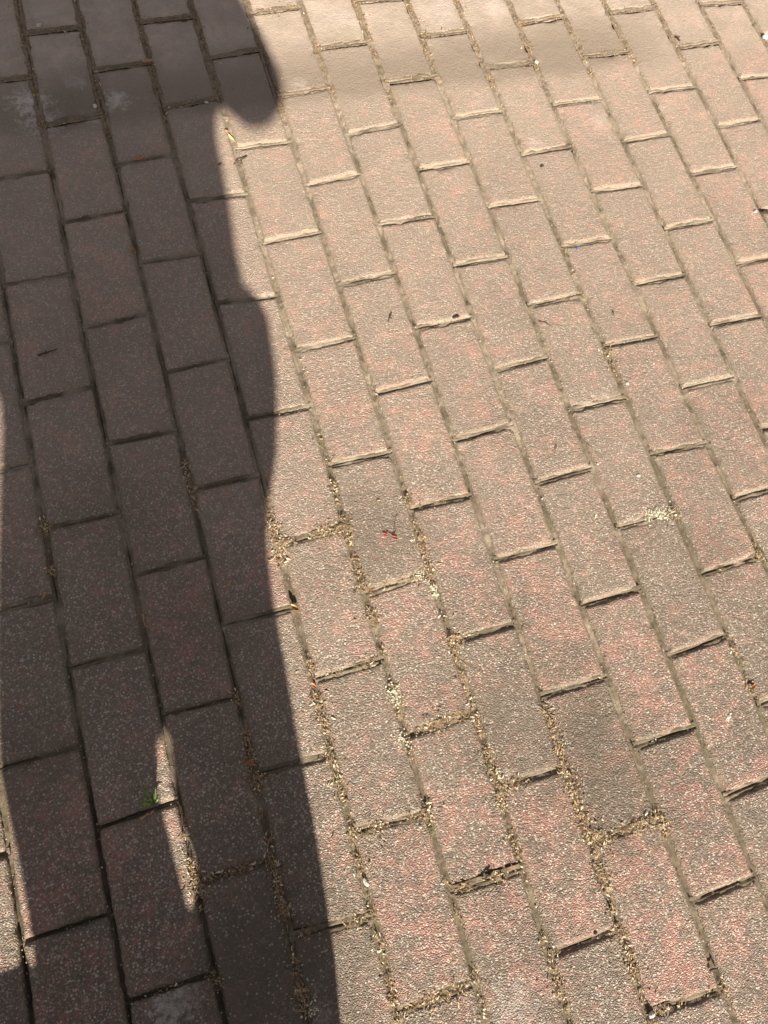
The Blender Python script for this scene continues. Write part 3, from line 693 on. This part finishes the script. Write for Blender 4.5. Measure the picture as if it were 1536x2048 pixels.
# ------------------------------------------------------------------ the photographer, whose shadow lies across the pavers
PY = -1.75; KZ = math.tan(SUN_EL) / math.cos(az); CR = .055     # CR: how far the cloth's rear face stands behind the plane
def cast(px, py, yb=PY):
    """point of the standing figure (in its own upright plane) whose shadow falls at a place of the pavement"""
    g_ = at(px, py); t_ = g_[1] - yb; return g_[0] - SUN_K * t_, t_ * KZ
def ring_loft(rings, n=28, p=2.0):
    """rings: (z, xl, xr, yc, depth) -> closed loft, superellipse sections"""
    V = []; F = []
    for z, xl, xr, yc, dp in rings:
        cx, rx = (xl + xr) / 2, (xr - xl) / 2
        for j in range(n):
            a = 2 * math.pi * j / n; c_, s_ = math.cos(a), math.sin(a)
            V.append((cx + rx * math.copysign(abs(c_) ** (2 / p), c_), yc + dp * math.copysign(abs(s_) ** (2 / p), s_), z))
    for i in range(len(rings) - 1):
        for j in range(n): F.append([i * n + j, i * n + (j + 1) % n, (i + 1) * n + (j + 1) % n, (i + 1) * n + j])
    F.append(list(range(n))[::-1]); F.append([(len(rings) - 1) * n + j for j in range(n)])
    return V, F
def fused(name, shells, mat, parent, voxel=.008, it=3, col=None):
    """several closed shells melted into one continuous surface"""
    V = []; F = []
    for v, f in shells:
        k0 = len(V); V += [tuple(q) for q in v]; F += [[x + k0 for x in ff] for ff in f]
    me = bpy.data.meshes.new(name); me.from_pydata([tuple(map(float, v)) for v in V], [], F); me.update()
    o = bpy.data.objects.new(name, me); COL.objects.link(o)
    r = o.modifiers.new('r', 'REMESH'); r.mode = 'VOXEL'; r.voxel_size = voxel
    s = o.modifiers.new('s', 'SMOOTH'); s.factor = .5; s.iterations = it
    dg = bpy.context.evaluated_depsgraph_get(); m2 = bpy.data.meshes.new_from_object(o.evaluated_get(dg))
    o.modifiers.clear(); o.data = m2; m2.name = name; bpy.data.meshes.remove(me)
    m2.materials.clear(); m2.materials.append(mat); m2.polygons.foreach_set('use_smooth', np.ones(len(m2.polygons), bool))
    o.parent = parent; o.matrix_parent_inverse = Matrix.Translation(-Vector(parent.location)); return o
def sphere(c_, rx, ry, rz, n=20, rot=None):
    V = []; F = []; m_ = n // 2
    for i in range(1, m_):
        t_ = math.pi * i / m_
        for j in range(n):
            a = 2 * math.pi * j / n; p = Vector((rx * math.sin(t_) * math.cos(a), ry * math.sin(t_) * math.sin(a), rz * math.cos(t_)))
            if rot: p = rot @ p
            V.append(Vector(c_) + p)
    for i in range(m_ - 2):
        for j in range(n): F.append([i * n + j, (i + 1) * n + j, (i + 1) * n + (j + 1) % n, i * n + (j + 1) % n])
    F.append([j for j in range(n)]); F.append([(m_ - 2) * n + j for j in range(n)][::-1]); return V, F
SKIN = plain('skin', (.55, .34, .25), .5, .4, .12, 60, .0003)
HAIR = plain('dark_hair', (.035, .022, .015), .45, .5, .4, 300, .001)
CLOTH = plain('grey_cotton', (.16, .17, .19), .9, .2, .25, 500, .0006)
DENIM = plain('dark_denim', (.055, .075, .12), .9, .2, .35, 700, .0006)
RUBBER = plain('white_rubber', (.65, .64, .61), .6, .4, .15, 80)
CANVAS = plain('natural_canvas', (.42, .37, .28), .9, .2, .2, 600, .0006)
BX = -.885
person = empty('person', (BX, PY, 0), 'person in grey shirt and dark trousers holding a phone, casting the large shadow', 'person')
# trousers: silhouettes measured from the shadow
Rr = [cast(*p) for p in [(690,2180),(680,2048),(668,1900),(650,1780),(628,1640),(600,1500),(575,1350),(548,1200),(535,1100),(530,1000),(545,920),(552,850),(550,720)]]
slr = [cast(p[0] + 3, p[1], PY - .025) for p in [(385,1900),(402,1840),(405,1780),(392,1730),(355,1665),(348,1620),(346,1560),(343,1500),(338,1465)]]
sll = [cast(p[0] - 3, p[1], PY - .025) for p in [(392,1885),(380,1830),(366,1780),(350,1720),(335,1660),(322,1600),(320,1540),(328,1490),(338,1465)]]
Ll = [cast(*p) for p in [(66,1900),(58,1860),(52,1800),(42,1740),(30,1690),(12,1610),(0,1550),(-4,1450),(-8,1300),(-5,1150),(-2,1020),(5,880),(14,750)]]
def lut(P):
    P = sorted([(z, x) for x, z in P]); zs = [p[0] for p in P]; xs = [p[1] for p in P]
    return lambda z: float(np.interp(z, zs, xs))
fR, fSR, fSL, fL = lut(Rr), lut(slr), lut(sll), lut(Ll)
zt = cast(338, 1465, PY - CR)[1]
legR = [(z, (max(fSR(z), -.874 if z > .42 else -9) if z > .27 else -.855 + (.30 - z) * .10), (fR(z) if z > .2 else fR(.2) - (.2 - z) * .12), PY + .0, .060) for z in np.linspace(.085, zt, 14)]
legL = [(z, (fL(z) if z > .34 else fL(.34) + (.34 - z) * .22), (min(fSL(z), -.886 if z > .42 else 9) if z > .27 else -.895 - (.30 - z) * .08), PY - .0, .060) for z in np.linspace(.085, zt, 14)]
upper = [(z, fL(z), fR(z), PY, .060 + .055 * min(1, (z - zt) / .25)) for z in np.linspace(zt - .004, .86, 14)]
legRu = [(z, -.872, fR(z), PY + .01, .09) for z in np.linspace(zt - .05, zt + .1, 5)]
fused('trousers', [ring_loft(legR, p=2.3), ring_loft(legL, p=2.3), ring_loft(upper, p=2.4)], DENIM, person, .005, 1)
# shirt: torso and sleeves
Sr = [cast(*p) for p in [(552,850),(550,720),(535,660),(490,580),(470,480),(460,400),(440,300),(430,240),(433,190)]]
fS = lut(Sr)
tor = [(z, -1.070 - .065 * min(1, max(0, (z - .83) / .08)), fS(z), PY, .115) for z in np.linspace(.78, 1.14, 14)] + [(1.20, -1.105, -.70, PY - .005, .120), (1.27, -1.10, -.695, PY - .01, .118), (1.34, -1.09, -.70, PY - .015, .10), (1.385, -1.03, -.74, PY - .02, .075), (1.41, -.96, -.81, PY - .02, .055)]
def limb(pts, rad, n=14):
    P = []; R = []
    for (a, ra), (b, rb) in zip(list(zip(pts, rad))[:-1], list(zip(pts, rad))[1:]):
        for s in np.linspace(0, 1, 6)[:-1]: P.append(np.array(a) * (1 - s) + np.array(b) * s); R.append(ra * (1 - s) + rb * s)
    P.append(np.array(pts[-1])); R.append(rad[-1]); return tube(P, R, n)
shR = (-.715, PY - .015, 1.345); elR = (-.640, PY - .02, 1.175); wrR = (-.650, PY + .49, 1.005)
shL = (-1.055, PY - .015, 1.345); elL = (-1.155, PY - .03, 1.09); wrL = (-1.14, PY + .06, .86)
fused('shirt', [ring_loft(tor, p=2.3), limb([shR, ((shR[0] + elR[0]) / 2, PY - .02, 1.26), elR, (-.640, PY + .10, 1.16)], [.062, .062, .058, .050]),
                limb([shL, elL, (-1.153, PY - .02, 1.04)], [.062, .056, .052])], CLOTH, person, .009, 2)
# body: head, neck, arms, hands, ankles in one surface
sh = []
hd = Vector((-.885, PY + .035, 1.565)); tilt = Matrix.Rotation(math.radians(28), 3, 'X').inverted()
rt = Matrix.Rotation(math.radians(-28), 3, 'X')
def hp(x, y, z): return hd + rt @ Vector((x, y, z))
sh.append(sphere(hd, .074, .095, .112, 24, rt)); sh.append(sphere(hp(0, .035, -.055), .055, .058, .058, 18, rt))
sh.append(sphere(hp(0, .102, -.010), .013, .017, .024, 12, rt)); sh.append(sphere(hp(0, .097, .02), .009, .012, .024, 10, rt))
for s_ in (-1, 1):
    sh.append(sphere(hp(s_ * .076, -.005, -.005), .010, .018, .030, 12, rt)); sh.append(sphere(hp(s_ * .03, .078, .033), .024, .012, .008, 10, rt))
sh.append(sphere(hp(0, .089, -.052), .024, .010, .006, 12, rt)); sh.append(sphere(hp(0, .086, -.062), .020, .010, .006, 12, rt))
sh.append(limb([(-.885, PY - .02, 1.36), (-.885, PY, 1.45), hp(0, -.01, -.05)], [.065, .052, .055]))
sh.append(ring_loft([(z, -1.03, -.74, PY - .01, .08) for z in np.linspace(.86, 1.38, 5)]))
sh.append(limb([shR, elR, wrR], [.05, .04, .026])); sh.append(limb([shL, elL, wrL], [.05, .04, .027]))
# bare ankles
sh.append(limb([(-.79, PY + .01, .50), (-.785, PY + .0, .2), (-.79, PY - .02, .06)], [.05, .042, .034])); sh.append(limb([(-.975, PY, .50), (-.975, PY - .01, .2), (-.975, PY - .03, .06)], [.05, .042, .034]))
# the phone's frame of reference and the right hand round it
C3 = CAM_R
def pc(x, y, z): return CAM_P + C3 @ Vector((x, y, z))
palm_c = pc(-.012, -.100, .034)
sh.append(sphere(palm_c, .040, .044, .018, 18, C3)); sh.append(limb([wrR, tuple(pc(-.006, -.135, .040)), tuple(palm_c)], [.026, .026, .022]))
for k_, yy in enumerate((-.062, -.082, -.101, -.118)):                  # four fingers round the left edge, tips on the lens side
    ln = (.95, 1.05, 1.0, .82)[k_]
    sh.append(limb([tuple(pc(-.035, yy, .034)), tuple(pc(-.069 * (.9 + .1 * ln), yy + .003, .026)), tuple(pc(-.071 * (.9 + .1 * ln), yy + .004, .004)), tuple(pc(-.071 + .026 * ln, yy + .004, -.0075))], [.0095, .0085, .008, .0065], 10))
sh.append(limb([tuple(pc(.018, -.112, .034)), tuple(pc(.030, -.085, .028)), tuple(pc(.024, -.058, .019)), tuple(pc(.010, -.040, .0185))], [.013, .0105, .009, .0075], 10))
# left hand hanging, slightly curled
pl = Vector(wrL) + Vector((0, .012, -.045)); sh.append(sphere(pl, .017, .038, .045, 16)); sh.append(limb([wrL, tuple(pl)], [.027, .022]))
for k_ in range(4):
    b_ = pl + Vector((0, -.026 + .018 * k_, -.035)); ln = (.80, 1.0, 1.06, .95)[k_]
    sh.append(limb([tuple(b_), tuple(b_ + Vector((.004, 0, -.030 * ln))), tuple(b_ + Vector((.018, 0, -.047 * ln))), tuple(b_ + Vector((.032, 0, -.040 * ln)))], [.009, .0085, .0078, .0065], 10))
sh.append(limb([tuple(pl + Vector((0, .03, .02))), tuple(pl + Vector((.012, .045, -.012))), tuple(pl + Vector((.024, .036, -.035)))], [.012, .0095, .0075], 10))
body = fused('body', sh, SKIN, person, .0045, 2)
# hair cap, eyes
hs = [sphere(hp(0, -.018, .024), .083, .094, .100, 24, rt)]
hs.append(sphere(hp(0, -.055, -.03), .070, .050, .070, 18, rt))
fused('hair', hs, HAIR, person, .007, 1)
EYEM = plain('eye', (.7, .68, .65), .2, .5, .05, 50); IRIS = plain('iris', (.05, .03, .02), .2, .5, .05, 50)
for s_ in (-1, 1):
    V, F = sphere(hp(s_ * .030, .074, .014), .013, .013, .013, 16); e = link('eye', mesh('eye', V, F, EYEM), person); e.matrix_parent_inverse = Matrix.Translation(-Vector(person.location))
    V, F = sphere(hp(s_ * .030, .0825, .011), .006, .006, .006, 12); p_ = link('iris', mesh('iris', V, F, IRIS), e)
# shoes
for s_, cx in ((1, -.79), (-1, -.975)):
    rg = [(0, -.12, .030, .05), (.02, -.125, .036, .085), (.10, -.06, .042, .095)]
    V = []; 
    up_ = []
    for yy, hw, hh in [(-.105, .012, .05), (-.10, .030, .062), (-.06, .038, .085), (0, .036, .090), (.05, .040, .066), (.10, .047, .052), (.14, .044, .044), (.165, .028, .036), (.172, .010, .026)]:
        up_.append((yy, hw, hh))
    n = 16; F = []
    for yy, hw, hh in up_:
        for j in range(n):
            a = 2 * math.pi * j / n; V.append((cx + hw * math.cos(a), PY + yy, .018 + hh / 2 + hh / 2 * math.sin(a)))
    for i in range(len(up_) - 1):
        for j in range(n): F.append([i * n + j, i * n + (j + 1) % n, (i + 1) * n + (j + 1) % n, (i + 1) * n + j])
    F.append(list(range(n))[::-1]); F.append([(len(up_) - 1) * n + j for j in range(n)])
    shoe = link('shoe', mesh('shoe', V, F, CLOTH), person); shoe.matrix_parent_inverse = Matrix.Translation(-Vector(person.location))
    V = []; F = []; m_ = 24
    for z in (.001, .024):
        for j in range(m_):
            a = 2 * math.pi * j / m_; c_, s2 = math.cos(a), math.sin(a); V.append((cx + .047 * math.copysign(abs(c_) ** .8, c_) * (1 if s2 > -.2 else .86), PY + .033 + .143 * s2, z))
    for j in range(m_): F.append([j, (j + 1) % m_, m_ + (j + 1) % m_, m_ + j])
    F.append(list(range(m_))[::-1]); F.append([m_ + j for j in range(m_)])
    link('sole', mesh('sole', V, F, RUBBER, False), shoe)
# the phone, lens at the camera
ph = empty('smartphone', tuple(pc(-.02, -.06, .010)), 'dark smartphone held in the right hand of the person', 'phone')
ph.rotation_euler = C3.to_euler()
def slab(sx, sy, sz, cx=0, cy=0, cz=0, r=.008):
    bm = bmesh.new(); bmesh.ops.create_cube(bm, size=1)
    for v in bm.verts: v.co = Vector((v.co.x * sx, v.co.y * sy, v.co.z * sz))
    ed = [e for e in bm.edges if abs((e.verts[0].co - e.verts[1].co).z) > sz * .9]
    bmesh.ops.bevel(bm, geom=ed, offset=r, segments=6, affect='EDGES', profile=.5)
    for v in bm.verts: v.co += Vector((cx, cy, cz))
    me = bpy.data.meshes.new('slab'); bm.to_mesh(me); bm.free(); return me
M_PH = plain('graphite', (.03, .03, .035), .35, .5, .1, 50, .0, .3); M_SC = plain('phone_glass', (.01, .01, .012), .08, .5, .1, 50, .0)
me = slab(.072, .148, .008); me.materials.append(M_PH); link('phone_body', me, ph)
me = slab(.068, .143, .0006, 0, 0, .0043, .007); me.materials.append(M_SC); link('screen', me, ph)
bm = bmesh.new(); bmesh.ops.create_cone(bm, cap_ends=True, segments=24, radius1=.007, radius2=.007, depth=.0014); 
for v in bm.verts: v.co += Vector((.020, .0575, -.0046))
me = bpy.data.meshes.new('lens_ring'); bm.to_mesh(me); bm.free(); me.materials.append(M_SC); link('lens_ring', me, ph)
# unseen canvas bag by the left foot, added to close the shadow lower left
tb = empty('added_tote_bag', (-1.065, PY + .06, 0), 'pale canvas tote bag added out of view by the left foot to close the lower shadow', 'bag')
BW, BD, BH = .255, .05, .272
rg = [(z, -BW + .012 * math.sin(z * 20), BW - .02 * (z / BH) , 0, BD * (1 - .45 * (z / BH) ** 2)) for z in np.linspace(.002, BH, 12)]
V, F = ring_loft(rg, 36, 4.5)
V = [(x + .004 * math.sin(z * 40 + x * 30), y + .004 * math.sin(x * 50 + z * 22), z + (.010 * math.sin(x * 14) if z > BH * .95 else 0)) for x, y, z in V]
link('added_bag_body', mesh('added_bag_body', V, F, CANVAS), tb)
for yy in (-.026, .026):
    P = [(-.09 + .18 * s, yy + .02 * math.sin(math.pi * s), BH - .05 + .045 * (1 - abs(2 * s - 1) ** 2.2)) for s in np.linspace(0, 1, 14)]
    V, F = tube(P, [.008] * 14, 8); link('handle', mesh('handle', V, F, CANVAS), tb)
print('pavers', count, 'rest', len(rest), 'fill', k, 'litter', lk)
